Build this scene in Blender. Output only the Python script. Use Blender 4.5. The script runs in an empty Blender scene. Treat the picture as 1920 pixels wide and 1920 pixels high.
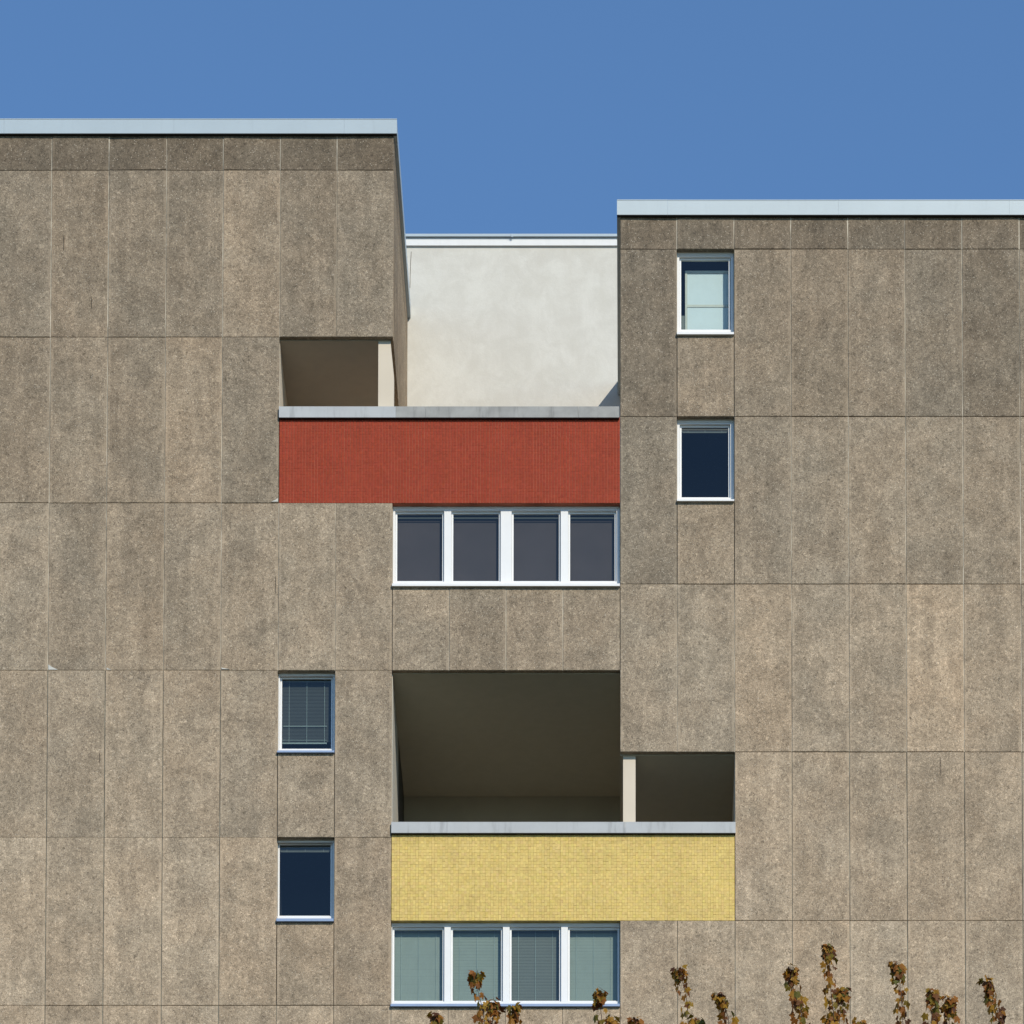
import bpy, math, random
from mathutils import Vector, Matrix
sc = bpy.context.scene
COL = sc.collection
R = random.Random(7)

# ---------------------------------------------------------------- camera
THETA = math.asin(0.068)
CS, SN = math.cos(THETA), math.sin(THETA)
FPX = 9294.0                      # focal length in photo pixels (1920 wide)
PX0, PY0 = 1180.0, 5467.0         # foot of the optical axis, in photo pixels
CAM = Vector((2.0, -80.0, 1.6))
cd = bpy.data.cameras.new('camera')
cam = bpy.data.objects.new('camera', cd)
COL.objects.link(cam)
cam.location = CAM
cam.rotation_euler = (math.pi / 2 + THETA, 0, 0)
cd.sensor_width = 36.0
cd.lens = FPX / 1920 * 36
cd.shift_x = -(PX0 - 960) / 1920
cd.shift_y = (PY0 - 960) / 1920
cd.clip_start = 0.5
cd.clip_end = 5000
sc.camera = cam

def P(px, py, t=0.0):
    """photo pixel -> world (x, z) on the plane y = t (facade plane is y = 0)"""
    u, v = (px - PX0) / FPX, (PY0 - py) / FPX
    lam = (t - CAM.y) / (CS - v * SN)
    return CAM.x + lam * u, CAM.z + lam * (SN + v * CS)
def PZ(py, t=0.0): return P(960, py, t)[1]
def PX(px, t=0.0): return P(px, 960, t)[0]
def proj(p):
    d = Vector(p) - CAM
    dep = d.y * CS + d.z * SN
    return PX0 + FPX * d.x / dep, PY0 - FPX * (d.z * CS - d.y * SN) / dep

# ---------------------------------------------------------------- sky and sun
SUN = Vector((-0.51, 1.0, -0.68)).normalized()      # the way the light travels
el = math.asin(-SUN.z)
az = math.atan2(-SUN.x, -SUN.y)
w = bpy.data.worlds.new('World'); sc.world = w; w.use_nodes = True
wn = w.node_tree.nodes
sky = wn.new('ShaderNodeTexSky'); sky.sky_type = 'NISHITA'; sky.sun_disc = False
sky.sun_elevation = el; sky.sun_rotation = az
sky.air_density = 1.0; sky.dust_density = 0.1; sky.ozone_density = 3.0; sky.altitude = 100
tint = wn.new('ShaderNodeMix'); tint.data_type = 'RGBA'; tint.blend_type = 'MULTIPLY'      # the camera's white balance
tint.inputs[0].default_value = 1.0; tint.inputs[7].default_value = (0.80, 1.0, 1.14, 1)
w.node_tree.links.new(sky.outputs[0], tint.inputs[6])
w.node_tree.links.new(tint.outputs[2], wn['Background'].inputs[0])
wn['Background'].inputs[1].default_value = 0.14
sd = bpy.data.lights.new('sun', 'SUN'); sd.energy = 4.0; sd.angle = math.radians(0.5)
sd.color = (1.0, 0.925, 0.79)
so = bpy.data.objects.new('sun', sd); COL.objects.link(so)
so.rotation_euler = SUN.to_track_quat('-Z', 'Y').to_euler()
so.location = (20, -60, 80)
sc.view_settings.view_transform = 'Standard'
sc.view_settings.look = 'None'
sc.view_settings.exposure = 0.0
sc.view_settings.gamma = 1.0
sc.view_settings.use_curve_mapping = False
sc.cycles.max_bounces = 8
sc.cycles.diffuse_bounces = 4
sc.cycles.transparent_max_bounces = 12

# ---------------------------------------------------------------- materials
class NT:
    def __init__(s, name):
        s.m = bpy.data.materials.new(name); s.m.use_nodes = True
        s.t = s.m.node_tree; s.b = s.t.nodes['Principled BSDF']
        s.out = s.t.nodes['Material Output']
    def n(s, typ, **kw):
        o = s.t.nodes.new('ShaderNode' + typ)
        for k, v in kw.items(): setattr(o, k, v)
        return o
    def l(s, a, b): s.t.links.new(a, b)
    def math(s, op, a, b=None, c=None, clamp=False):
        o = s.n('Math', operation=op, use_clamp=clamp)
        for i, v in enumerate((a, b, c)):
            if v is None: continue
            if isinstance(v, (int, float)): o.inputs[i].default_value = v
            else: s.l(v, o.inputs[i])
        return o.outputs[0]
    def mix(s, f, a, b, mode='MIX'):
        o = s.n('Mix', data_type='RGBA', blend_type=mode)
        for i, v in ((0, f), (6, a), (7, b)):
            if isinstance(v, (int, float)): o.inputs[i].default_value = v
            elif isinstance(v, tuple): o.inputs[i].default_value = (*v, 1)
            else: s.l(v, o.inputs[i])
        return o.outputs[2]
    def noise(s, vec, scale, detail=2, rough=0.5, dist=0.0):
        o = s.n('TexNoise'); s.l(vec, o.inputs['Vector'])
        o.inputs['Scale'].default_value = scale; o.inputs['Detail'].default_value = detail
        o.inputs['Roughness'].default_value = rough; o.inputs['Distortion'].default_value = dist
        return o.outputs['Fac']
    def ramp(s, f, a, b, lo=0.0, hi=1.0):
        o = s.n('MapRange', interpolation_type='SMOOTHSTEP'); s.l(f, o.inputs[0])
        for i, v in enumerate((a, b, lo, hi)): o.inputs[i + 1].default_value = v
        return o.outputs[0]
    def bump(s, h, strength=0.5, dist=0.01):
        o = s.n('Bump'); o.inputs['Strength'].default_value = strength
        o.inputs['Distance'].default_value = dist; s.l(h, o.inputs['Height'])
        s.l(o.outputs[0], s.b.inputs['Normal'])

def flat(name, col, rough=0.6, metal=0.0, var=0.06, scale=6.0, spec=0.4, dirt=0.0):
    t = NT(name)
    g = t.n('NewGeometry').outputs['Position']
    f = t.noise(g, scale, 4, 0.6)
    c = t.mix(t.ramp(f, 0.3, 0.7), tuple(x * (1 - var) for x in col), tuple(min(1, x * (1 + var)) for x in col))
    if dirt:
        mp = t.n('Mapping'); mp.inputs['Scale'].default_value = (9, 9, 1.2); t.l(g, mp.inputs[0])
        d = t.ramp(t.noise(mp.outputs[0], 1.0, 5, 0.65), 0.5, 0.75, 0, dirt)
        c = t.mix(d, c, tuple(x * 0.5 for x in col))
    t.l(c, t.b.inputs['Base Color'])
    t.b.inputs['Roughness'].default_value = rough
    t.b.inputs['Metallic'].default_value = metal
    t.b.inputs['Specular IOR Level'].default_value = spec
    return t.m

def concrete():
    t = NT('exposed_aggregate_concrete')
    g = t.n('NewGeometry').outputs['Position']
    oi = t.n('ObjectInfo')
    # every panel gets its own stretch of the aggregate pattern
    add = t.n('VectorMath', operation='MULTIPLY_ADD')
    cmb = t.n('CombineXYZ'); 
    for i in range(3): t.l(oi.outputs['Random'], cmb.inputs[i])
    t.l(cmb.outputs[0], add.inputs[0]); add.inputs[1].default_value = (37, 11, 53); t.l(g, add.inputs[2])
    v = add.outputs[0]
    fine = t.noise(v, 31, 3, 0.62, 1.6)
    fine2 = t.noise(v, 75, 2, 0.6, 0.8)
    worm = t.ramp(fine, 0.36, 0.64, 0.77, 1.19)
    def squiggle(scale, wd, off):
        o2 = t.n('VectorMath', operation='ADD'); t.l(v, o2.inputs[0]); o2.inputs[1].default_value = off
        q = t.noise(o2.outputs[0], scale, 1.5, 0.5, 1.2)
        return t.ramp(t.math('ABSOLUTE', t.math('SUBTRACT', q, 0.5)), 0.0, wd, 1.0, 0.0)
    pale = t.math('MULTIPLY', squiggle(19, 0.05, (3, 5, 9)), t.ramp(t.noise(v, 17, 1), 0.42, 0.6))
    deep = t.math('MULTIPLY', squiggle(20, 0.05, (8, 1, 4)), t.ramp(t.noise(v, 15, 1), 0.42, 0.6))
    sq = t.math('ADD', 1.0, t.math('SUBTRACT', t.math('MULTIPLY', pale, 0.62), t.math('MULTIPLY', deep, 0.52)))
    worm = t.math('MULTIPLY', worm, sq)
    worm2 = t.ramp(fine2, 0.3, 0.7, 0.86, 1.15)
    blot = t.noise(v, 2.1, 5, 0.62, 0.5)
    blot_f = t.ramp(blot, 0.36, 0.64, 0.845, 1.075)
    med = t.ramp(t.noise(v, 6.5, 4, 0.65, 0.5), 0.38, 0.62, 0.925, 1.05)
    # rain streaks, drawn out downwards
    mp = t.n('Mapping'); mp.inputs['Scale'].default_value = (4.5, 4.5, 0.35); t.l(v, mp.inputs[0])
    st = t.ramp(t.noise(mp.outputs[0], 1.0, 4, 0.6), 0.35, 0.65, 0.90, 1.06)
    f = t.math('MULTIPLY', t.math('MULTIPLY', worm, worm2), t.math('MULTIPLY', blot_f, t.math('MULTIPLY', med, st)))
    # smooth cast rims along the long edges of a panel
    at = t.n('Attribute', attribute_name='rim')
    rim = t.math('MULTIPLY', at.outputs['Fac'], t.ramp(t.noise(v, 3.0, 3, 0.6), 0.42, 0.62, 0.1, 0.6))
    f = t.math('ADD', t.math('MULTIPLY', f, t.math('SUBTRACT', 1.0, rim)), t.math('MULTIPLY', rim, 1.28))
    cc = t.n('CombineColor')
    for i in range(3): t.l(f, cc.inputs[i])
    base = t.mix(1.0, oi.outputs['Color'], cc.outputs[0], 'MULTIPLY')
    # warm / green drift
    hue = t.ramp(t.noise(v, 1.1, 3, 0.6), 0.35, 0.65)
    drift = t.mix(hue, (1.03, 1.0, 0.965), (1.0, 1.0, 0.99))
    base = t.mix(1.0, base, drift, 'MULTIPLY')
    # pale pebbles
    vo = t.n('TexVoronoi', feature='F1'); t.l(v, vo.inputs['Vector']); vo.inputs['Scale'].default_value = 42
    sep = t.n('SeparateColor'); t.l(vo.outputs['Color'], sep.inputs[0])
    peb = t.math('MULTIPLY', t.math('GREATER_THAN', sep.outputs[0], 0.90), t.ramp(vo.outputs['Distance'], 0.15, 0.42, 0.75, 0.0))
    base = t.mix(peb, base, (0.52, 0.46, 0.37))
    dk = t.math('MULTIPLY', t.math('GREATER_THAN', sep.outputs[1], 0.93), t.ramp(vo.outputs['Distance'], 0.1, 0.4, 0.55, 0.0))
    base = t.mix(dk, base, (0.09, 0.075, 0.055))
    t.l(base, t.b.inputs['Base Color'])
    t.b.inputs['Roughness'].default_value = 0.92
    t.b.inputs['Specular IOR Level'].default_value = 0.2
    t.bump(t.math('ADD', fine, t.math('MULTIPLY', fine2, 0.5)), 0.42, 0.012)
    return t.m

def tile_mat(name, spec=0.12, rough=0.6):
    t = NT(name)
    at = t.n('Attribute', attribute_name='tint')
    g = t.n('NewGeometry').outputs['Position']
    f = t.ramp(t.noise(g, 1.3, 5, 0.6), 0.35, 0.65, 0.945, 1.04)
    f2 = t.ramp(t.noise(g, 22, 3, 0.6), 0.35, 0.65, 0.93, 1.06)
    cc = t.n('CombineColor'); ff = t.math('MULTIPLY', f, f2)
    for i in range(3): t.l(ff, cc.inputs[i])
    t.l(t.mix(1.0, at.outputs['Color'], cc.outputs[0], 'MULTIPLY'), t.b.inputs['Base Color'])
    t.b.inputs['Roughness'].default_value = rough
    t.b.inputs['Specular IOR Level'].default_value = spec
    return t.m

def glass():
    t = NT('window_glass')
    t.t.nodes.remove(t.b)
    tr = t.n('BsdfTransparent'); tr.inputs[0].default_value = (0.83, 0.90, 0.895, 1)
    gl = t.n('BsdfGlossy'); gl.inputs['Roughness'].default_value = 0.0
    gn = t.n('NewGeometry'); g = gn.outputs['Position']
    dp = t.n('VectorMath', operation='DOT_PRODUCT'); t.l(gn.outputs['Incoming'], dp.inputs[0]); t.l(gn.outputs['True Normal'], dp.inputs[1])
    c5 = t.math('POWER', t.math('SUBTRACT', 1.0, t.math('ABSOLUTE', dp.outputs['Value'])), 5.0)
    fr = t.math('MULTIPLY_ADD', c5, 0.92, 0.06)
    bp = t.n('Bump'); bp.inputs['Strength'].default_value = 0.05; bp.inputs['Distance'].default_value = 0.01
    t.l(t.noise(g, 1.5, 2), bp.inputs['Height']); t.l(bp.outputs[0], gl.inputs['Normal'])
    mx = t.n('MixShader'); t.l(fr, mx.inputs[0]); t.l(tr.outputs[0], mx.inputs[1]); t.l(gl.outputs[0], mx.inputs[2])
    t.l(mx.outputs[0], t.out.inputs[0])
    return t.m

def render_mat():
    t = NT('white_render')
    g = t.n('NewGeometry').outputs['Position']
    f = t.ramp(t.noise(g, 2.2, 7, 0.68, 0.5), 0.34, 0.66)
    c = t.mix(f, (0.535, 0.515, 0.462), (0.60, 0.583, 0.53))
    f2 = t.ramp(t.noise(g, 26, 3, 0.6, 1.0), 0.3, 0.7)
    c = t.mix(t.math('MULTIPLY', f2, 0.22), c, (0.47, 0.45, 0.40))
    mp = t.n('Mapping'); mp.inputs['Scale'].default_value = (3.5, 1, 0.35); t.l(g, mp.inputs[0])
    c = t.mix(t.ramp(t.noise(mp.outputs[0], 1.0, 5, 0.6), 0.5, 0.75, 0, 0.30), c, (0.50, 0.475, 0.42))
    t.l(c, t.b.inputs['Base Color']); t.b.inputs['Roughness'].default_value = 0.95
    t.b.inputs['Specular IOR Level'].default_value = 0.15
    t.bump(t.noise(g, 30, 4, 0.65, 0.8), 0.35, 0.008)
    return t.m

def leaf_mat():
    t = NT('bronze_leaf')
    oi = t.n('ObjectInfo'); at = t.n('Attribute', attribute_name='tint')
    r = t.n('ValToRGB'); e = r.color_ramp.elements
    e[0].position = 0.0; e[0].color = (0.055, 0.020, 0.008, 1)
    e[1].position = 1.0; e[1].color = (0.075, 0.080, 0.014, 1)
    for p_, c_ in ((0.35, (0.21, 0.080, 0.013, 1)), (0.7, (0.27, 0.15, 0.015, 1))):
        x = e.new(p_); x.color = c_
    k = t.math('FRACT', t.math('ADD', oi.outputs['Random'], at.outputs['Fac']))
    t.l(k, r.inputs[0])
    t.l(r.outputs[0], t.b.inputs['Base Color'])
    t.b.inputs['Roughness'].default_value = 0.6
    t.b.inputs['Specular IOR Level'].default_value = 0.2
    tl = t.n('BsdfTranslucent')
    tc = t.mix(1.0, r.outputs[0], (2.1, 1.7, 0.9), 'MULTIPLY'); t.l(tc, tl.inputs[0])
    mx = t.n('MixShader'); mx.inputs[0].default_value = 0.22
    t.l(t.b.outputs[0], mx.inputs[1]); t.l(tl.outputs[0], mx.inputs[2]); t.l(mx.outputs[0], t.out.inputs[0])
    return t.m

M = dict(
    concrete=concrete(),
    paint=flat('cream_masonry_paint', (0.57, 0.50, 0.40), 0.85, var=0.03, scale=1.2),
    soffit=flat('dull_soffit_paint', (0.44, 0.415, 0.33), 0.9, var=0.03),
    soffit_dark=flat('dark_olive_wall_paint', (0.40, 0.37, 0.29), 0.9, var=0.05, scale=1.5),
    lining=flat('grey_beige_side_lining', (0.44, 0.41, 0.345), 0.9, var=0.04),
    lining_shade=flat('painted_shade_lining', (0.06, 0.055, 0.045), 0.9, var=0.05),  # near-black colour stands in for the shade on the wall's inner half
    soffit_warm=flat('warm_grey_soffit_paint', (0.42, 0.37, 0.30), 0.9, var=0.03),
    dark_paint=flat('weathered_grey_paint', (0.20, 0.185, 0.15), 0.9, var=0.08, scale=1.5),
    sealant=flat('pale_joint_sealant', (0.36, 0.32, 0.255), 0.9, var=0.6, scale=1.6),
    sealant_old=flat('weathered_joint_sealant', (0.13, 0.125, 0.10), 0.9, var=0.7, scale=1.3),
    coping=flat('zinc_grey_coping', (0.36, 0.43, 0.475), 0.42, var=0.03, scale=0.8, spec=0.5, dirt=0.10),
    coping_light=flat('pale_zinc_coping', (0.42, 0.485, 0.515), 0.42, var=0.03, scale=0.8, spec=0.5, dirt=0.10),
    parapet_cap=flat('light_grey_cap', (0.385, 0.40, 0.41), 0.6, var=0.05, scale=2.0, dirt=0.55),
    cap_worn=flat('weathered_grey_cap', (0.29, 0.29, 0.28), 0.75, var=0.12, scale=4.0, dirt=0.6),
    white=flat('white_window_paint', (0.71, 0.71, 0.70), 0.35, var=0.015, spec=0.5),
    blue_sill=flat('blue_grey_sill', (0.22, 0.30, 0.46), 0.45, var=0.05),
    white_cap=flat('white_fascia', (0.66, 0.665, 0.66), 0.5, var=0.02, dirt=0.1),
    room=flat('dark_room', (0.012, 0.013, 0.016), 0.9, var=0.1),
    roller=flat('charcoal_roller_blind', (0.066, 0.049, 0.047), 0.9, var=0.08, scale=1.5),
    slat=flat('pale_grey_slat', (0.235, 0.265, 0.225), 0.55, var=0.03),
    slat_dim=flat('mid_grey_slat', (0.135, 0.145, 0.125), 0.55, var=0.03),
    slat_dark=flat('dark_grey_slat', (0.042, 0.046, 0.042), 0.55, var=0.05),
    cord=flat('blind_cord', (0.34, 0.40, 0.37), 0.7),
    screen=flat('pale_blue_screen', (0.62, 0.67, 0.665), 0.6, var=0.02),
    screen_frame=flat('beige_screen_frame', (0.56, 0.54, 0.46), 0.5),
    gasket=flat('black_gasket_and_shade', (0.02, 0.02, 0.022), 0.6),
    red_tile=tile_mat('red_mosaic_tile'), yellow_tile=tile_mat('yellow_mosaic_tile'),
    red_grout=flat('pink_grout', (0.41, 0.13, 0.075), 0.9, var=0.18, scale=3),
    yellow_grout=flat('ochre_grout', (0.55, 0.395, 0.135), 0.9, var=0.25, scale=6),
    render=render_mat(), glass=glass(), leaf=leaf_mat(),
    bark=flat('grey_brown_bark', (0.085, 0.065, 0.048), 0.9, var=0.3, scale=14),
    twig=flat('dark_red_twig', (0.060, 0.030, 0.020), 0.7, var=0.2, scale=30),
    patch=flat('white_mortar', (0.48, 0.47, 0.43), 0.9),
    crack=flat('dark_rust_stain', (0.105, 0.080, 0.058), 0.95, var=0.3, scale=20),
    roof=flat('roof_gravel', (0.16, 0.15, 0.14), 0.95, var=0.25, scale=8),
    ground=flat('lawn_and_gravel', (0.040, 0.046, 0.026), 0.95, var=0.35, scale=0.6),
    asphalt=flat('asphalt', (0.052, 0.052, 0.052), 0.95, var=0.2, scale=3),
)

# ---------------------------------------------------------------- helpers
class MB:
    def __init__(s): s.v = []; s.f = []; s.tint = []; s.rim = []
    def box(s, x0, x1, y0, y1, z0, z1):
        i = len(s.v)
        s.v += [(x0, y0, z0), (x1, y0, z0), (x1, y1, z0), (x0, y1, z0), (x0, y0, z1), (x1, y0, z1), (x1, y1, z1), (x0, y1, z1)]
        s.f += [[i + k for k in q] for q in ((0, 1, 5, 4), (1, 2, 6, 5), (2, 3, 7, 6), (3, 0, 4, 7), (4, 5, 6, 7), (3, 2, 1, 0))]
        return i
    def prism(s, pts, y0, y1):
        """outline in (x, z), counter-clockwise seen from the front, extruded in y"""
        i, n = len(s.v), len(pts)
        s.v += [(x, y0, z) for x, z in pts] + [(x, y1, z) for x, z in pts]
        s.f.append([i + k for k in range(n)]); s.f.append([i + n + k for k in reversed(range(n))])
        for k in range(n):
            k2 = (k + 1) % n
            s.f.append([i + k2, i + k, i + n + k, i + n + k2])
    def tube(s, pts, rad, sides=6):
        rings = []
        for k, p in enumerate(pts):
            p = Vector(p)
            d = (Vector(pts[min(k + 1, len(pts) - 1)]) - Vector(pts[max(k - 1, 0)])).normalized()
            a = d.cross(Vector((0, 1, 0.01))).normalized(); b = d.cross(a)
            r = rad[k] if isinstance(rad, (list, tuple)) else rad
            i = len(s.v)
            for q in range(sides):
                an = 2 * math.pi * q / sides
                s.v.append(tuple(p + (a * math.cos(an) + b * math.sin(an)) * r))
            rings.append(i)
        for i, j in zip(rings, rings[1:]):
            for q in range(sides):
                q2 = (q + 1) % sides
                s.f.append([i + q, i + q2, j + q2, j + q])
        s.f.append([rings[-1] + q for q in range(sides)])
    def mesh(s, name, mat):
        me = bpy.data.meshes.new(name); me.from_pydata(s.v, [], s.f); me.materials.append(mat)
        if s.tint:
            a = me.attributes.new('tint', 'FLOAT_COLOR', 'POINT')
            a.data.foreach_set('color', [c for t in s.tint for c in (*t, 1)])
        if s.rim:
            a = me.attributes.new('rim', 'FLOAT', 'POINT'); a.data.foreach_set('value', s.rim)
        me.update(); return me
    def build(s, name, mat, parent=None, kind=None, label=None):
        return link(name, s.mesh(name, mat), parent, kind, label)

def link(name, me, parent=None, kind=None, label=None, loc=None):
    o = bpy.data.objects.new(name, me); COL.objects.link(o)
    if parent: o.parent = parent
    if loc is not None: o.location = loc
    if kind: o['kind'] = kind
    if label: o['label'] = label
    return o

def thing(name, label, cat, loc=(0, 0, 0), group=None):
    o = bpy.data.objects.new(name, None); COL.objects.link(o); o.location = loc
    o['label'] = label; o['category'] = cat
    if group: o['group'] = group
    return o

def bx(name, mat, parent, *b, kind=None, label=None):
    m = MB(); m.box(*b); return m.build(name, mat, parent, kind, label)

# ---------------------------------------------------------------- the ground
m = MB(); S = 2500
m.v = [(-S, -S, 0), (S, -S, 0), (S, S, 0), (-S, S, 0)]; m.f = [[0, 1, 2, 3]]
m.build('ground', M['ground'], kind='structure')
m = MB(); m.v = [(-400, -95, .004), (400, -95, .004), (400, -72, .004), (-400, -72, .004)]; m.f = [[0, 1, 2, 3]]
m.build('road', M['asphalt'], kind='structure')

# ---------------------------------------------------------------- the concrete building
B = thing('apartment_building', 'grey-brown exposed-aggregate panel apartment building with red and yellow tiled balcony parapets', 'building')
KX = [PX(v) for v in (-123, -15.6, 91.5, 199.5, 308, 415, 522.6, 629.2, 736, 842.5, 949, 1055.5, 1162.6, 1269.5, 1376.8, 1483.8, 1591, 1698.3, 1805.8, 1913.6, 2021, 2128)]
C523, C629, C736, C842, C949, C1055, C1162, C1269, C1377 = KX[6:15]
ZL = {k: PZ(k) for k in (253, 319, 632, 943, 1100, 1257, 1411, 1570, 1727, 1885, 2200, 2515)}
ZR = {k: PZ(k) for k in (405, 467, 628, 781, 940, 1095, 1410, 1726, 2042, 2357)}
XW, XE = KX[0] - 14, KX[-1] + 14
PT = 0.09           # panel thickness
BACK = 12.0
floor_u = PZ(925); floor_l = PZ(1704)

sol = MB()
def S_(x0, x1, z1, z0, y0=PT, y1=BACK): sol.box(x0, x1, y0, y1, z0, z1)
# left part, storeys on the left grid
S_(XW, C736 - PT, ZL[253], ZL[632])                    # top storey with the soffit of the small corner loggia
S_(XW, C523, ZL[632], ZL[1257])
S_(C523, C736, ZL[632], floor_u, 2.8)                  # back wall of the corner loggia
S_(C523, C736, floor_u, ZL[943], 0.21)
S_(C736, C1162, floor_u, ZL[943], 0.21)                # terrace slab
S_(C523, C736, ZL[943], ZL[1257])
S_(C736, C1162, ZL[943], ZL[1100], 1.5)                # rooms behind the upper ribbon window
S_(C736, C1162, ZL[1100], ZL[1257])
S_(XW, C523, ZL[1257], ZL[1885])
S_(C523, C629, ZL[1257], ZL[1411], 1.5)
S_(C523, C629, ZL[1411], ZL[1570])
S_(C523, C629, ZL[1570], ZL[1727], 1.5)
S_(C523, C629, ZL[1727], ZL[1885])
S_(C629, C736, ZL[1257], ZL[1885])
S_(C736, C1162, ZL[1257], floor_l, 4.25)               # back wall of the big loggia
S_(C736, C1162, floor_l, ZR[1726], 0.21)
S_(C1162, C1377, floor_l, ZR[1726], 0.21)
S_(C736, C1162, ZR[1726], ZL[1885], 1.5)
S_(C736, C1162, ZL[1885], 0)
S_(XW, C736, ZL[1885], 0)
# right part, half a storey lower
S_(C1162 + .004, C1269, ZR[405], ZR[1410])
S_(C1269, C1377, ZR[405], ZR[467])
S_(C1269, C1377, ZR[467], ZR[628], 1.5)
S_(C1269, C1377, ZR[628], ZR[781])
S_(C1269, C1377, ZR[781], ZR[940], 1.5)
S_(C1269, C1377, ZR[940], ZR[1410])
S_(C1377, XE, ZR[405], 0)
S_(C1162, C1377, ZR[1410], floor_l, 4.25)
S_(C1162, C1377, ZR[1726], 0)
sol.build('wall', M['paint'], B)

# ---- the facade panels
BASE = Vector((0.314, 0.2565, 0.190))
mesh_cache = {}
def panel_mesh(wd, ht):
    k = (round(wd, 2), round(ht, 2))
    if k in mesh_cache: return mesh_cache[k]
    g, c, b = 0.005, 0.006, 0.035
    hx, hz = wd / 2 - g, ht / 2 - g * 0.8
    m = MB()
    xs = [-hx, -hx + c, -hx + b, -hx + b * 1.4, hx - b * 1.4, hx - b, hx - c, hx]
    rim = [1, 1, 1, 0, 0, 1, 1, 1]
    # front: rim strips and field, slightly arrised edges, then the sides
    for zi, z in enumerate((-hz, -hz + c, hz - c, hz)):
        for xi, x in enumerate(xs):
            edge = xi in (0, 7) or zi in (0, 3)
            m.v.append((x, c if edge else 0.0, z)); m.rim.append(rim[xi])
    n = len(xs)
    for a in range(3):
        for q in range(n - 1):
            m.f.append([a * n + q, a * n + q + 1, (a + 1) * n + q + 1, (a + 1) * n + q])
    i = len(m.v)
    m.v += [(-hx, PT, -hz), (hx, PT, -hz), (hx, PT, hz), (-hx, PT, hz)]; m.rim += [0] * 4
    m.f += [[0, i, i + 1, n - 1], [n - 1, i + 1, i + 2, 4 * n - 1], [4 * n - 1, i + 2, i + 3, 3 * n], [3 * n, i + 3, i, 0]]
    me = m.mesh('wall_panel', M['concrete']); mesh_cache[k] = me
    return me

TINT = {  # (column, row) -> brightness and warmth as the photo shows
    (6, 1): (1.12, .04), (5, 2): (1.12, .06), (3, 1): (.94, .04), (4, 1): (.95, 0), (2, 1): (1.0, 0), (7, 1): (.93, .01), (8, 1): (.98, -.01),
    (4, 2): (.97, .02), (3, 2): (1.02, .02), (6, 2): (.92, .0), (2, 2): (.95, .02), (3, 3): (.92, 0), (4, 3): (.96, .05),
    (13, 11): (.83, -.01), (13, 12): (.86, -.02), (19, 11): (.80, 0), (18, 11): (.90, -.01), (17, 11): (1.02, .02), (16, 11): (1.0, .04), (15, 11): (1.02, .02),
    (14, 12): (1.0, .03), (18, 13): (1.17, .09), (15, 13): (1.08, .06), (19, 13): (1.02, .05), (14, 13): (.98, .0), (19, 14): (.95, .03),
    (18, 14): (.97, .03), (16, 15): (1.0, .06), (8, 5): (.86, .03), (8, 4): (.93, .0), (7, 4): (.95, .0),
}
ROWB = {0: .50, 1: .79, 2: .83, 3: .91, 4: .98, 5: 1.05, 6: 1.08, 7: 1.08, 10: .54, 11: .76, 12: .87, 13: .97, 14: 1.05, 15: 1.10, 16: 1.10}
ROWW = {4: .01, 5: .02, 6: .02, 14: .015, 15: .015}
def panel(ci, x0, x1, z1, z0, row, tint=None, yaw=.0018, pitch=.0014, proud=0.0):
    me = panel_mesh(x1 - x0, z1 - z0)
    o = link('wall_panel', me, B, loc=((x0 + x1) / 2, R.uniform(-.004, .003) + proud, (z0 + z1) / 2))
    o.rotation_euler = (R.gauss(0, pitch), 0, R.gauss(0, yaw))
    b, wm = tint or TINT.get((ci, row), (R.gauss(1, .045), R.gauss(.012, .010)))
    wm = wm * .75 + ROWW.get(row, 0)
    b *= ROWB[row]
    o.color = (BASE.x * b * (1 + wm), BASE.y * b * (1 + .10 * wm), BASE.z * b * (1 - .7 * wm), 1)
    return o
def rowp(c0, c1, z1, z0, row, **k):
    for c in range(c0, c1): panel(c + 1, KX[c], KX[c + 1], z1, z0, row, **k)
rowp(0, 8, ZL[253], ZL[319], 0, yaw=.009, pitch=.012, proud=.004)
rowp(0, 8, ZL[319], ZL[632], 1)
rowp(0, 6, ZL[632], ZL[943], 2)
rowp(0, 8, ZL[943], ZL[1257], 3)
rowp(8, 12, ZL[1100], ZL[1257], 3)
rowp(0, 6, ZL[1257], ZL[1570], 4); rowp(7, 8, ZL[1257], ZL[1570], 4); rowp(6, 7, ZL[1411], ZL[1570], 4)
rowp(0, 6, ZL[1570], ZL[1885], 5); rowp(7, 8, ZL[1570], ZL[1885], 5); rowp(6, 7, ZL[1727], ZL[1885], 5)
rowp(0, 8, ZL[1885], ZL[2200], 6); rowp(0, 12, ZL[2200], ZL[2515], 7)
rowp(8, 12, ZL[1885], ZL[2200], 6)
rowp(12, 21, ZR[405], ZR[467], 10, yaw=.008, pitch=.010, proud=.004)
rowp(12, 13, ZR[467], ZR[781], 11); rowp(13, 14, ZR[628], ZR[781], 11, tint=(1.08, .03)); rowp(14, 21, ZR[467], ZR[781], 11)
rowp(12, 13, ZR[781], ZR[1095], 12); rowp(13, 14, ZR[940], ZR[1095], 12); rowp(14, 21, ZR[781], ZR[1095], 12)
rowp(12, 21, ZR[1095], ZR[1410], 13)
rowp(14, 21, ZR[1410], ZR[1726], 14)
rowp(12, 21, ZR[1726], ZR[2042], 15); rowp(12, 21, ZR[2042], ZR[2357], 16)
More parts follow.
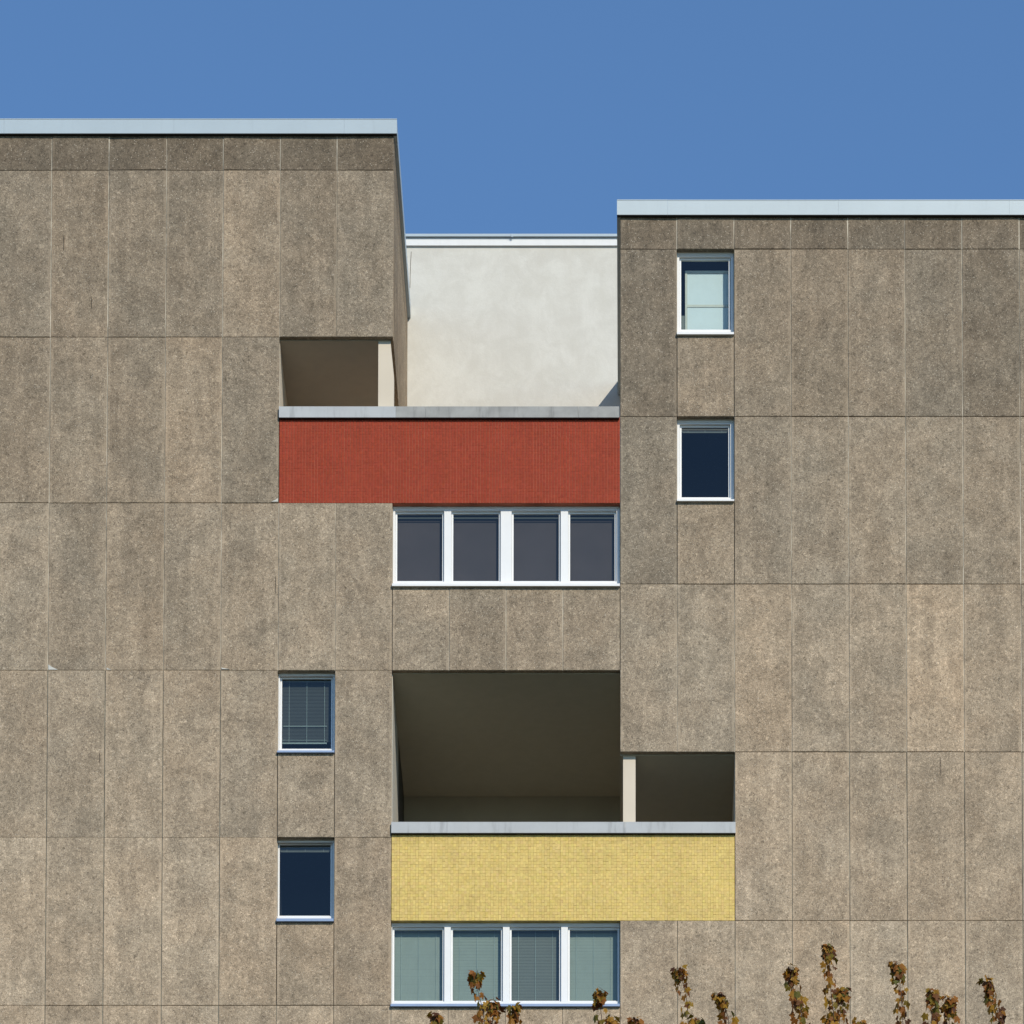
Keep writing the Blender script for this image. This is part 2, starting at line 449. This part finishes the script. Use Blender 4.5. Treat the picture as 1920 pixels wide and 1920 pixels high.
# panels on the return of the taller part, beside the terrace
def side_panel(y0, y1, z1, z0, b):
    o = link('wall_panel', panel_mesh(y1 - y0, z1 - z0), B, loc=(C736, (y0 + y1) / 2, (z0 + z1) / 2))
    o.rotation_euler = (0, 0, math.pi / 2)
    o.color = (BASE.x * b * 1.05, BASE.y * b, BASE.z * b * .93, 1)
for y0, y1, b in ((PT + .006, 1.78, .86), (1.78, 3.46, .95), (3.46, 5.198, 1.0)):
    side_panel(y0, y1, ZL[253], ZL[319], b * .75); side_panel(y0, y1, ZL[319], ZL[632], b)

# ---- sealant in the vertical joints
m = MB()
def vj(c, z1, z0): m.box(KX[c] - .009, KX[c] + .009, .008, .085, z0 + .004, z1 - .004)
for c in range(1, 8): vj(c, ZL[253], ZL[319]); vj(c, ZL[319], ZL[632])
for c in range(1, 6): vj(c, ZL[632], ZL[943])
for c in range(1, 8): vj(c, ZL[943], ZL[1257])
for c in range(9, 12): vj(c, ZL[1100], ZL[1257])
for c in range(13, 21): vj(c, ZR[405], ZR[467])
for c in range(15, 21): vj(c, ZR[467], ZR[781]); vj(c, ZR[781], ZR[1095])
for c in range(13, 21): vj(c, ZR[1095], ZR[1410])
m.build('joint_sealant', M['sealant'], B, kind='stuff')
m = MB()
for c in range(1, 6): vj(c, ZL[1257], ZL[1570]); vj(c, ZL[1570], ZL[1885])
for c in range(1, 12): vj(c, ZL[1885], ZL[2200])
for c in range(15, 21): vj(c, ZR[1410], ZR[1726])
for c in range(13, 21): vj(c, ZR[1726], ZR[2042])
m.build('joint_sealant', M['sealant_old'], B, kind='stuff', label='darker weathered joint sealant between the lower panels')

# ---- broken mortar corners and a few rusty cracks
for px, py, wd, ht in ((90, 1257, 18, 10), (199.5, 1257, 9, 4), (415, 1256, 15, 3), (522, 942, -13, 7)):
    x, z = P(px, py); s = 0.0089
    x += .006 if wd > 0 else -.006; z += .008
    pts = [(x, z), (x + wd * s, z), (x + wd * s * .45, z + ht * s * .45), (x, z + ht * s)]
    if wd < 0: pts = pts[::-1]
    m = MB(); m.prism(pts, -.010, .02); m.build('mortar_patch', M['patch'], B)
for px, py, ln, wd in ((1763, 1420, 34, .016), (120, 441, 28, .010), (172, 556, 22, .008), (187, 1411, 20, .010), (517, 1080, 32, .007), (521.5, 334, 10, .010)):
    x, z = P(px, py); h = ln * .0092
    m = MB(); m.prism([(x - wd * .2, z - h), (x + wd * .15, z - h), (x + wd * .5, z - h * .35), (x + wd * .3, z), (x - wd * .4, z - h * .1)], -.011, .01)
    m.build('crack', M['crack'], B)

# ---- roof edges
def coping_run(cuts, py_top, py_bot, mat, y0=-.065, y1=.30, name='coping'):
    t = -.065
    z1, z0 = PZ(py_top, t), PZ(py_bot, t)
    for i, (a, b) in enumerate(zip(cuts, cuts[1:])):
        m = MB()
        a_, b_ = (a + .0008 if i else a), (b - .0008 if i < len(cuts) - 2 else b)
        # front fascia with a painted shade strip below its lower edge, sloping top
        j = m.box(a_, b_, y0, y1, z0, z1)
        m.v[j + 6] = (b_, y1, z1 - .03); m.v[j + 7] = (a_, y1, z1 - .03)
        dz = R.uniform(-.002, .002)
        for q in (4, 5): x, y, z = m.v[j + q]; m.v[j + q] = (x, y, z + dz)
        m.box(a_, b_, y0 - .005, y0, z1 - .012 + dz, z1 + dz)
        o = m.build(name, mat, B)
        bx('painted_shade_strip', M['gasket'], o, a_, b_ - .001, y0 + .006, 0, z0 - .007, z0 - .0005)  # black strip added to paint in the shade under the coping
xl = C736 + .055
coping_run([XW, PX(-300), PX(2), PX(322), PX(643), xl], 222.5, 250, M['coping'])
coping_run([C1162 - .052, PX(1252), PX(1574), PX(1895), PX(2200), XE], 374.5, 402.5, M['coping_light'])
z1l, z0l = PZ(222.5, -.065), PZ(250, -.065)
z1r, z0r = PZ(374.5, -.065), PZ(402.5, -.065)
for a, b in ((.304, 2.7), (2.704, 5.19)):
    bx('coping', M['coping'], B, C736 - .25, xl, a, b, z0l, z1l - .002)
    bx('coping', M['coping_light'], B, C1162 - .052, C1162 + .3, a, b, z0r, z1r - .002)
bx('roof', M['roof'], B, XW, C736 - .25, .31, BACK, ZL[253] + .004, z1l - .05)
bx('roof', M['roof'], B, C1162 + .31, XE, .31, BACK, ZR[405] + .004, z1r - .05)

# ---- tiled parapets
def parapet(name, x0, x1, z1, z0, pitch_x, pitch_z, gx, gz, tint, tmat, gmat, label, jit, rj):
    o = bx(name, M[gmat], B, x0, x1, .0085, .205, z0, z1, label=label)
    nx, nz = round((x1 - x0) / pitch_x), round((z1 - z0) / pitch_z)
    px_, pz_ = (x1 - x0) / nx, (z1 - z0) / nz
    m = MB()
    wav = [R.gauss(0, 1) for _ in range(60)]
    for i in range(nx):
        gxx = gx * (1 + R.uniform(-.30, .35))
        dx = R.gauss(0, jit)
        for j in range(nz):
            lift = R.gauss(0, rj)
            ddx, ddz = dx + R.gauss(0, jit * .5), R.gauss(0, jit)
            a, b = x0 + i * px_ + gxx / 2 + ddx, x0 + (i + 1) * px_ - gx / 2 + ddx
            g2 = gz * (1 + R.uniform(-.6, .8))
            c, d = z0 + j * pz_ + g2 / 2 + ddz, z0 + (j + 1) * pz_ - g2 / 2 + ddz
            a, b, c, d = max(a, x0 + .001), min(b, x1 - .001), max(c, z0 + .001), min(d, z1 - .001)
            k = len(m.v)
            ys = [lift + R.gauss(0, rj * .7) for _ in range(4)]
            m.v += [(a, ys[0], c), (b, ys[1], c), (b, ys[2], d), (a, ys[3], d), (a, .011, c), (b, .011, c), (b, .011, d), (a, .011, d)]
            m.f += [[k, k + 1, k + 2, k + 3], [k + 1, k + 5, k + 6, k + 2], [k + 4, k, k + 3, k + 7], [k + 3, k + 2, k + 6, k + 7], [k + 4, k + 5, k + 1, k]]
            q = R.gauss(1, .045)
            if tint[0] > .4 and d > z1 - .16: q *= R.uniform(.90, 1)     # top tiles of the yellow one darker at random
            t = (tint[0] * q, tint[1] * q * R.gauss(1, .02), tint[2] * q * R.gauss(1, .05))
            m.tint += [t] * 8
    t = m.build('tile', M[tmat], o, kind='stuff')
    return o
par_top_u, par_top_l = PZ(782), PZ(1560)
parapet('parapet', C523 + .004, C1162 - .004, par_top_u, ZL[943], .0495, .0495, .0080, .0012, (.272, .040, .018), 'red_tile', 'red_grout',
        'terrace parapet clad in small brick-red tiles', .0002, .0005)
parapet('parapet', C736 + .004, C1377 - .004, par_top_l, ZR[1726], .0445, .050, .0018, .0018, (.60, .443, .150), 'yellow_tile', 'yellow_grout',
        'loggia parapet clad in small yellow tiles', .0007, .0008)
def cap(cuts, a, b):
    z1, z0 = PZ(a, -.06), PZ(b, -.06)
    for i, (p, q) in enumerate(zip(cuts, cuts[1:])):
        m = MB(); j = m.box(p + (.0015 if i else 0), q - .0015, -.06, .24, z0, z1)
        m.v[j + 6] = (m.v[j + 6][0], .24, z1 - .012); m.v[j + 7] = (m.v[j + 7][0], .24, z1 - .012)
        o = m.build('parapet_cap', M['parapet_cap' if i == 0 or a > 1000 else 'cap_worn'], B)
        bx('painted_shade_strip', M['gasket'], o, p + .002, q - .002, -.055, -.0005, z0 - .006, z0 - .0005)  # added black strip, deepens the shade below the cap
cap([C523, PX(742), PX(798), PX(1085), C1162 - .012], 762, 782.5)
cap([C736, PX(840), PX(1172), C1377 + .014], 1541, 1561.5)

# ---- the pillars and lining inside the loggias
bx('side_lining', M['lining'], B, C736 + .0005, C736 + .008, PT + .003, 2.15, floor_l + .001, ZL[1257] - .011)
bx('side_lining', M['lining_shade'], B, C736 + .0005, C736 + .008, 2.152, 4.233, floor_l + .001, ZL[1257] - .011, label='inner half of the side wall with its shade painted in')
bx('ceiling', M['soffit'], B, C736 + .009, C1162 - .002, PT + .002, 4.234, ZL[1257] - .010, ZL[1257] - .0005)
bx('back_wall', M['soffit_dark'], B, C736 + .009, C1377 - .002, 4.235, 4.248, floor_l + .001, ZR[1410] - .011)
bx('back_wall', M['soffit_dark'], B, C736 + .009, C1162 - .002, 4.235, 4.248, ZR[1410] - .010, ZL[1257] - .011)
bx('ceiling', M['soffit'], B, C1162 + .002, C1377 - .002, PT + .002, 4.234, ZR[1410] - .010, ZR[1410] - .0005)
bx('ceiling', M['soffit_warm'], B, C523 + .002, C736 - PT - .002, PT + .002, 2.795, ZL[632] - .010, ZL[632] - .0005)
x0, x1 = PX(708.3, .09), PX(737.8, .09)
zt = ZL[632]
m = MB(); m.prism([(x0, floor_u), (x1, floor_u), (x1, PZ(706, .1)), (PX(731.0, .09), PZ(640, .1)), (PX(731.0, .09), zt), (x0, zt)], .10, .20)
m.build('pillar', M['paint'], B, label='cream painted pillar at the open corner of the upper loggia')
bx('pillar', M['paint'], B, PX(1168.4, .12), PX(1191.6, .12), .115, .40, floor_l, ZR[1410], label='cream painted pillar in the lower loggia')

# ---------------------------------------------------------------- windows
FT = .105      # depth of the window frames behind the facade
def fr(m, x0, x1, z0, z1, y0, y1): m.box(x0, x1, y0, y1, z0, z1)
def ring(m, x0, x1, z0, z1, wl, wr, wt, wb, y0, y1):
    m.box(x0, x0 + wl, y0, y1, z0, z1); m.box(x1 - wr, x1, y0, y1, z0, z1)
    m.box(x0 + wl, x1 - wr, y0 + .0005, y1, z1 - wt, z1); m.box(x0 + wl, x1 - wr, y0 + .0005, y1, z0, z0 + wb)

def window(xa, xb, ztop, py_rail, panes, py_glass, sill_mat, sill_px, blind, label=None, FT=.118):
    """xa..xb opening, panes in photo px (left, right) of the glass, py_glass = (top, bottom)"""
    SD = .045                                  # how far the sashes sit back from the frame
    zb = PZ(py_rail, FT)                       # under edge of the frame
    gz1, gz0 = PZ(py_glass[0], FT + SD), PZ(py_glass[1], FT + SD)
    gl = [(PX(a, FT + SD), PX(b, FT + SD)) for a, b in panes]
    xs0, xs1 = xa + .004, xb - .004
    # outer frame: perimeter and posts; its edge lies outside the sashes
    sw = .032
    m = MB()
    z1 = ztop - .004
    lefts = [g[0] - sw for g in gl]; rights = [g[1] + sw for g in gl]
    m.box(xs0, xs1, FT, FT + .07, gz1 + sw, z1)
    m.box(xs0, xs1, FT, FT + .07, zb, max(zb + .012, gz0 - sw))
    posts = [(xs0, lefts[0])] + [(rights[i], lefts[i + 1]) for i in range(len(gl) - 1)] + [(rights[-1], xs1)]
    for a, b in posts:
        if b - a > .002: m.box(a, b, FT, FT + .07, max(zb + .012, gz0 - sw), gz1 + sw)
    # a raised bead at the head
    m.box(xs0, xs1, FT - .012, FT, z1 - .030, z1)
    wobj = m.build('window', M['white'], B, label=label)
    for i, (a, b) in enumerate(gl):
        s = MB(); g = .0025
        ring(s, max(lefts[i] + g, xs0 + g), min(rights[i] - g, xs1 - g), max(gz0 - sw + g, zb + .014), gz1 + sw - g, a - max(lefts[i] + g, xs0 + g), min(rights[i] - g, xs1 - g) - b, sw - g, gz0 - max(gz0 - sw + g, zb + .014), FT + SD, FT + .090)
        s.build('sash', M['white'], wobj)
        k = MB(); k.box(rights[i] - g - .004, rights[i], FT + SD - .003, FT + .07, gz0 - sw * .6, gz1 + sw - .001); k.build('gasket', M['gasket'], wobj)
        p = MB(); y = FT + SD + .018
        p.v = [(a - .004, y, gz0 - .004), (b + .004, y, gz0 - .004), (b + .004, y, gz1 + .004), (a - .004, y, gz1 + .004)]; p.f = [[0, 1, 2, 3]]
        p.build('pane', M['glass'], wobj)
    # the room behind
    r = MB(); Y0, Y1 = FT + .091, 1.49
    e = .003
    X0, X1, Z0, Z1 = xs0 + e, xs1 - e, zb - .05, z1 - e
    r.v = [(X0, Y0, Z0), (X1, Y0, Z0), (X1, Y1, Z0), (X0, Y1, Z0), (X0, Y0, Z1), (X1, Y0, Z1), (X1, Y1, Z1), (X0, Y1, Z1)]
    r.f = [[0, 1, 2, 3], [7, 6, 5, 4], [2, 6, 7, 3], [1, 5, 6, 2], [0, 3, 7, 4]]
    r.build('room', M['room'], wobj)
    # sill
    s = MB(); fz1, fz0 = PZ(sill_px[0], -.055), PZ(sill_px[1], -.055)
    yb = FT - .002
    sl, srr = xs0 - .006, xs1 + .002
    s.v = [(sl, -.055, fz0), (srr, -.055, fz0), (srr, yb, fz0 + .006), (sl, yb, fz0 + .006),
           (sl, -.055, fz1), (srr, -.055, fz1), (srr, yb, max(zb - .001, fz1 + .02)), (sl, yb, max(zb - .001, fz1 + .02))]
    s.f = [[0, 1, 5, 4], [1, 2, 6, 5], [2, 3, 7, 6], [3, 0, 4, 7], [4, 5, 6, 7], [3, 2, 1, 0]]
    s.build('sill', M[sill_mat], wobj)
    blind(wobj, gl, gz1, gz0, (xs0, xs1))
    return wobj

def roller(wobj, gl, z1, z0, xr):
    for a, b in gl:
        m = MB(); y = .255
        m.box(a - .03, b + .03, y, y + .004, z0 - .04, z1 + .03)
        m.build('roller_blind', M['roller'], wobj)
        m = MB(); m.box(a - .02, b + .02, FT + .085, FT + .10, z1 - .062, z1 - .052); m.build('blind_rail', M['slat_dim'], wobj)

def venetian(mats, tilts, y=.25, drop=None, pitch=.0255):
    def f(wobj, gl, z1, z0, xr):
        for i, (a, b) in enumerate(gl):
            mt, tl = mats[i % len(mats)], tilts[i % len(tilts)]
            m = MB(); z = z1 + .02; n = 0
            ca, sa = math.cos(tl) * .0135, math.sin(tl) * .0135
            zend = z0 - .03 if drop is None else drop
            while z > zend:
                th = .0012; j = R.gauss(0, .0006)
                k = len(m.v)
                for dx in (a - .015, b + .015):
                    m.v += [(dx, y - ca, z + j - sa), (dx, y, z + j + .0022), (dx, y + ca, z + j + sa)]
                m.f += [[k, k + 3, k + 4, k + 1], [k + 1, k + 4, k + 5, k + 2]]
                z -= pitch; n += 1
            m.build('slat', M[mt], wobj, kind='stuff')
            m = MB()
            for fx in (.14, .5, .86):
                x = a + (b - a) * fx
                m.box(x - .0022, x + .0022, y - .0165, y - .0150, zend, z1 + .02)
            m.build('ladder_cord', M['cord'], wobj)
            m = MB(); m.box(a - .015, b + .015, y - .02, y + .02, z1 + .022, z1 + .05); m.build('blind_rail', M[mt], wobj)
    return f

def open_blind(wobj, gl, z1, z0, xr):
    """dim half-open slats, with a raised bundle near the bottom"""
    a, b = gl[0]; y = .25
    zb = PZ(1394, y)
    venetian(['slat_dark'], [1.3], y=y, drop=zb + .01, pitch=.024)(wobj, gl, z1, z0, xr)
    m = MB(); m.box(a - .01, b - .075, y - .018, y + .018, zb - .010, zb + .004); m.build('blind_rail', M['cord'], wobj)
    m = MB(); zz = PZ(1363, y); m.box(a + .02, b - .075, y - .026, y - .020, zz - .004, zz + .004)
    zz = PZ(1389, y); m.box(a - .01, b - .075, y - .022, y - .018, zz - .002, zz + .002)
    m.build('blind_bar', M['cord'], wobj)
    m = MB(); zz = PZ(1278, FT + .08); m.box(a - .01, b + .01, FT + .08, FT + .09, zz - .007, zz + .006); m.build('blind_rail', M['slat_dim'], wobj)
    # pale things standing on the inner sill, dimly seen
    for px, py, s_ in ((540, 1374, .05), (549, 1384, .04), (545, 1369, .035)):
        x, z = P(px, py, y + .06); m = MB()
        m.prism([(x + s_ * math.cos(q) * (1 + .3 * math.sin(3 * q)), z + s_ * math.sin(q)) for q in [k * math.pi / 4 for k in range(8)]], y + .05, y + .07)
        m.build('leaf', M['slat_dim'], wobj)

def raised_blind(py_rail):
    def f(wobj, gl, z1, z0, xr):
        for a, b in gl:
            y = FT + .10; zr = PZ(py_rail, y)
            m = MB(); m.box(a - .01, b + .01, y - .012, y + .012, zr + .004, z1 - .03)
            m.build('blind_stack', M['slat_dark'], wobj)
            m = MB(); m.box(a + .02, b - .03, y - .016, y - .006, zr - .006, zr + .003); m.build('blind_rail', M['slat_dim'], wobj)
            m = MB()
            for fx in (.14, .5, .86):
                x = a + (b - a) * fx; m.box(x - .005, x + .005, y - .017, y - .013, zr, zr + .05)
            m.build('ladder_cord', M['slat_dim'], wobj)
            m = MB(); m.box(a - .01, b + .01, FT + .075, FT + .085, z1 - .036, z1 - .026); m.build('blind_rail', M['slat_dim'], wobj)
    return f

def inner_screen(wobj, gl, z1, z0, xr):
    a, b = gl[0]; y = .335
    x0, z0_ = PX(1285, y), z0 - .02
    x1 = b + .10; zt = PZ(507.5, y)
    m = MB()
    m.box(x0, x0 + .034, y, y + .03, z0_, zt); m.box(x0 + .034, x1, y, y + .03, zt - .045, zt)
    zm = PZ(573, y); m.box(x0 + .034, x1, y + .002, y + .028, zm - .026, zm + .018)
    m.build('screen_frame', M['screen_frame'], wobj)
    m = MB(); m.box(x0 + .036, x1, y + .012, y + .018, z0_, zt - .047); m.build('screen', M['screen'], wobj)
    x2, zz = P(1280.5, 592, y - .05)
    m = MB(); m.box(x2 - .035, x2 + .03, y - .05, y - .03, z0_, zz); m.build('box', M['slat_dim'], wobj)

def dark(wobj, gl, z1, z0, xr): pass

window(C1269, C1377, ZR[467], 623, [(1277.5, 1367)], (487.5, 618), 'white', (622.5, 626.5), inner_screen, 'square-paned window near the roof with a pale blue inner screen')
window(C1269, C1377, ZR[781], 937, [(1278, 1366)], (801.5, 932.5), 'white', (936, 939), raised_blind(812), 'window below the one with the pale screen, dark glass')
window(C523, C629, ZL[1257], 1408, [(530.5, 622.5)], (1273, 1404), 'blue_sill', (1407, 1410.5), open_blind, 'window with half-open dark blinds and thin vertical cords')
window(C523, C629, ZL[1570], 1723, [(527.5, 622.5)], (1584, 1717), 'blue_sill', (1722, 1727), raised_blind(1598), 'navy dark window left of the yellow parapet, blind raised')
window(C736, C1162, ZL[943], 1096.5, [(745, 829.5), (850, 935.5), (963, 1048), (1069, 1152.5)], (963.5, 1089.5), 'white', (1094, 1098.5), roller, 'four-light ribbon window with dark grey blinds under the red parapet')
window(C736, C1162, ZR[1726], 1882.5, [(742, 832), (851, 941), (960.5, 1049.5), (1069, 1158)], (1743, 1876.5), 'blue_sill', (1882, 1886.5),
       venetian(['slat', 'slat', 'slat_dim', 'slat'], [1.50, 1.44, 1.36, 1.46]), 'four-light ribbon window with closed grey-green venetian blinds under the yellow parapet', FT=.098)

# ---------------------------------------------------------------- white block behind the gap
Wb = thing('rooftop_block', 'white rendered building block standing behind the gap between the two roofs', 'building')
D = 5.2
wx0, wx1 = C736 - .05, C1162 + .002
zt = PZ(462, D)
bx('wall', M['render'], Wb, wx0, wx1, D, BACK + 2, floor_u + .003, zt)
bx('fascia', M['white_cap'], Wb, wx0, wx1 - .004, D - .04, D + .3, PZ(460, D - .04), PZ(446.2, D - .04))
for a, b in ((wx0, PX(960, D)), (PX(960, D) + .006, wx1 - .004)):
    m = MB(); m.box(a, b, D - .085, D + .4, PZ(442.8, D - .085), PZ(438.2, D - .085)); m.build('roof_edge', M['coping'], Wb)
x, z = P(960, 441, D - .09)
bx('bracket', M['coping'], Wb, x - .016, x + .018, D - .10, D - .086, z - .035, z + .022)
bx('roof', M['roof'], Wb, wx0 + .02, wx1 - .02, D + .41, BACK + 1.9, zt + .003, PZ(446, D))
pts = [P(*q, D) for q in ((771.2, 472), (770.0, 492), (769.2, 515), (768.8, 540))]
m = MB(); m.prism([(a - .005, b) for a, b in pts][::1] + [(a + .004, b) for a, b in pts[::-1]], D - .003, D + .001)
m.build('crack', M['crack'], Wb)

# ---------------------------------------------------------------- maples in front
def leaf_shape(seed, droop, fold):
    rr = random.Random(seed); out = []
    ctrl = [(-90, .06), (-62, .50), (-50, .44), (-22, .70), (-8, .54), (12, .68), (26, .92), (40, .74), (52, .66), (62, .58), (72, .80), (82, .86), (90, 1.03)]
    ctrl = ctrl + [(180 - a, r) for a, r in reversed(ctrl[1:-1])]
    for a, r in ctrl:
        a = math.radians(a + rr.uniform(-3, 3)); r *= rr.uniform(.92, 1.06)
        out.append((r * math.cos(a) * .62, .32 + r * math.sin(a) * .62))
    m = MB(); t = rr.random()
    def lift(x, y): return -droop * (y * y * .8 + x * x * .9) + fold * abs(x)
    m.v = [(0, .32, lift(0, .32))] + [(x, y, lift(x, y)) for x, y in out]
    n = len(out)
    m.f = [[0, k + 1, (k + 1) % n + 1] for k in range(n)]
    m.tint = [(0, 0, 0)] * len(m.v)
    return m
leaf_meshes = [leaf_shape(i, d, f).mesh('leaf', M['leaf']) for i, (d, f) in enumerate(((.5, .25), (.75, .1), (.35, .45), (.95, -.15), (.6, -.35), (.2, .6)))]

def leaf_matrix(pos, dirv, size, roll):
    y = dirv.normalized()
    up = Vector((R.gauss(0, .25), R.gauss(-.3, .3), 1))
    x = y.cross(up).normalized(); z = x.cross(y)
    rm = Matrix((x, y, z)).transposed().to_4x4() @ Matrix.Rotation(roll, 4, 'Y')
    return Matrix.Translation(pos) @ rm @ Matrix.Diagonal((size, size, size, 1))

def tree(label, T, shoots, trunk_px):
    tx = PX(trunk_px, T)
    # PX is taken at mid-height of the picture; near its foot is close enough for a trunk
    tx = P(trunk_px, 1900, T)[0]
    root = thing('maple_tree', label, 'tree', (tx, T, 0), 'young bronze-leaved maples reaching up in front of the wall')
    inv = Matrix.Translation(-Vector((tx, T, 0)))
    ztop = P(0, 1900, T)[1]
    fork = ztop * .42
    trunk = MB(); tp = [(R.gauss(0, .04) * (k > 0), R.gauss(0, .04) * (k > 0), ztop * .92 * k / 9) for k in range(10)]
    trunk.tube(tp, [.24 - .021 * k for k in range(10)], 9)
    trunk.build('trunk', M['bark'], root)
    limbs = MB(); crown = MB(); count = [0]
    src = [leaf_shape(i, d, f) for i, (d, f) in enumerate(((.5, .25), (.75, .1), (.35, .45)))]
    def leaf_into(mb, mat, mesh_src):
        i = len(mb.v)
        mb.v += [tuple(mat @ Vector(v)) for v in mesh_src.v]
        mb.f += [[i + q for q in f] for f in mesh_src.f]
        mb.tint += [(R.random(),) * 3] * len(mesh_src.v)
    for path, dense in shoots:
        dy = R.uniform(-1.1, 1.1)
        pts = [Vector((*P(px, py, T + dy), 0)) for px, py in path]
        pts = [Vector((p.x - tx, dy, p.y)) for p in pts]          # local
        # carry the shoot on down to a limb and to the trunk
        last = pts[-1]; d = (pts[-1] - pts[-2]).normalized()
        low = last + Vector((-last.x * .25, -dy * .3, -1.0)); low2 = Vector((last.x * .45, dy * .4, last.z - 2.9))
        base = Vector((0, 0, last.z - 5.5 - abs(last.x)))
        limbs.tube([base, low2, low, last], [.065, .038, .016, .006], 5)
        tw = MB(); full = pts
        tw.tube(list(reversed(full)), [.0052 - .0034 * k / (len(full) - 1) for k in range(len(full))], 5)
        # leaves in opposite pairs down the shoot, a tuft at its tip
        seg = [(full[k], full[k + 1]) for k in range(len(full) - 1)]
        total = sum((b - a).length for a, b in seg)
        def at(s):
            for a, b in seg:
                L = (b - a).length
                if s <= L: return a.lerp(b, s / L)
                s -= L
            return full[-1]
        s = 0.0; k = 0; phi = R.uniform(0, 6.28)
        while s < total:
            tip = k < 5
            n = (7, 6, 5, 5, 4)[k] if k < 5 else R.choice((3, 3, 4))
            for q in range(n):
                if not tip and R.random() > dense: continue
                a = phi + q * 2 * math.pi / n + R.gauss(0, .25)
                out = Vector((math.cos(a), math.sin(a), 0))
                p0 = at(s); pet = (.03 if tip else .045) * R.uniform(.7, 1.3)
                p1 = p0 + out * pet + Vector((0, 0, pet * (.5 if tip else .15)))
                tw.tube([p0, p0.lerp(p1, .5) + Vector((0, 0, .006)), p1], [.0016, .0013, .0012], 3)
                down = R.uniform(1.1, 2.6) if not (k == 0 and q % 2 == 0) else R.uniform(.1, .6)
                dv = out + Vector((0, 0, -down))
                mat = leaf_matrix(p1, dv, R.uniform(.066, .102), R.gauss(0, .45))
                if proj(p1 + Vector((tx, T, 0)))[1] < 1926 and count[0] < 300:
                    o = link('leaf', R.choice(leaf_meshes), root); o.matrix_local = mat; count[0] += 1
                else: leaf_into(crown, mat, src[R.randrange(3)])
            phi += math.pi / 2 + R.gauss(0, .15)
            s += (.026 if k < 5 else R.uniform(.040, .065)); k += 1
        tw.build('twig', M['twig'], root)
    limbs.build('branch', M['bark'], root)
    # the crown below the frame
    n = 0; tries = 0
    while n < 1700 and tries < 20000:
        tries += 1
        u, v_, w_ = R.gauss(0, 1), R.gauss(0, 1), R.gauss(0, 1)
        q = Vector((u, v_, w_)); q = q / q.length * (R.random() ** .4)
        p = Vector((q.x * 2.9, q.y * 2.7, ztop * .70 + q.z * ztop * .33))
        if proj(p + Vector((tx, T, 0)))[1] < 1975: continue
        leaf_into(crown, leaf_matrix(p, Vector((R.gauss(0, 1), R.gauss(0, 1), -.8)), R.uniform(.10, .16), R.gauss(0, .4)), R.choice(src)); n += 1
    crown.build('foliage', M['leaf'], root, kind='stuff')
    return root

tree('bronze-leaved maple whose shoots stand before the lower ribbon window', -30.0, [
    ([(818, 1903), (817, 1955)], .8),
    ([(893, 1827), (893, 1848), (900, 1872), (905, 1895), (914, 1950)], .95),
    ([(928, 1878), (926, 1900), (918, 1950)], .9),
    ([(965, 1888), (966, 1950)], .8),
    ([(1126, 1861), (1124, 1880), (1128, 1905), (1130, 1955)], .25),
    ([(1147, 1911), (1142, 1960)], .7),
    ([(1191, 1913), (1186, 1960)], .7),
], 1000)
tree('tallest bronze-leaved maple, shoots before the panels right of the yellow parapet', -31.5, [
    ([(1272, 1817), (1279, 1840), (1286, 1862), (1289, 1890), (1292, 1950)], .5),
    ([(1307, 1912), (1302, 1960)], .7),
    ([(1347, 1866), (1357, 1885), (1366, 1908), (1364, 1955)], .9),
    ([(1483, 1816), (1486, 1845), (1493, 1872), (1501, 1895), (1511, 1950)], .8),
    ([(1552, 1774), (1555, 1800), (1557, 1830), (1558, 1860), (1563, 1900), (1566, 1950)], .85),
    ([(1579, 1856), (1577, 1880), (1574, 1915), (1572, 1955)], .8),
    ([(1556, 1910), (1558, 1955)], .9),
    ([(1612, 1918), (1606, 1960)], .7),
], 1450)
tree('rightmost bronze-leaved maple, its four slim shoots near the right edge of the wall', -30.6, [
    ([(1681, 1808), (1686, 1835), (1690, 1865), (1692, 1890), (1694, 1950)], .85),
    ([(1750, 1858), (1748, 1880), (1747, 1905), (1745, 1955)], .8),
    ([(1779, 1872), (1781, 1895), (1778, 1950)], .9),
    ([(1851, 1838), (1856, 1858), (1864, 1880), (1872, 1900), (1876, 1955)], .95),
], 1780)
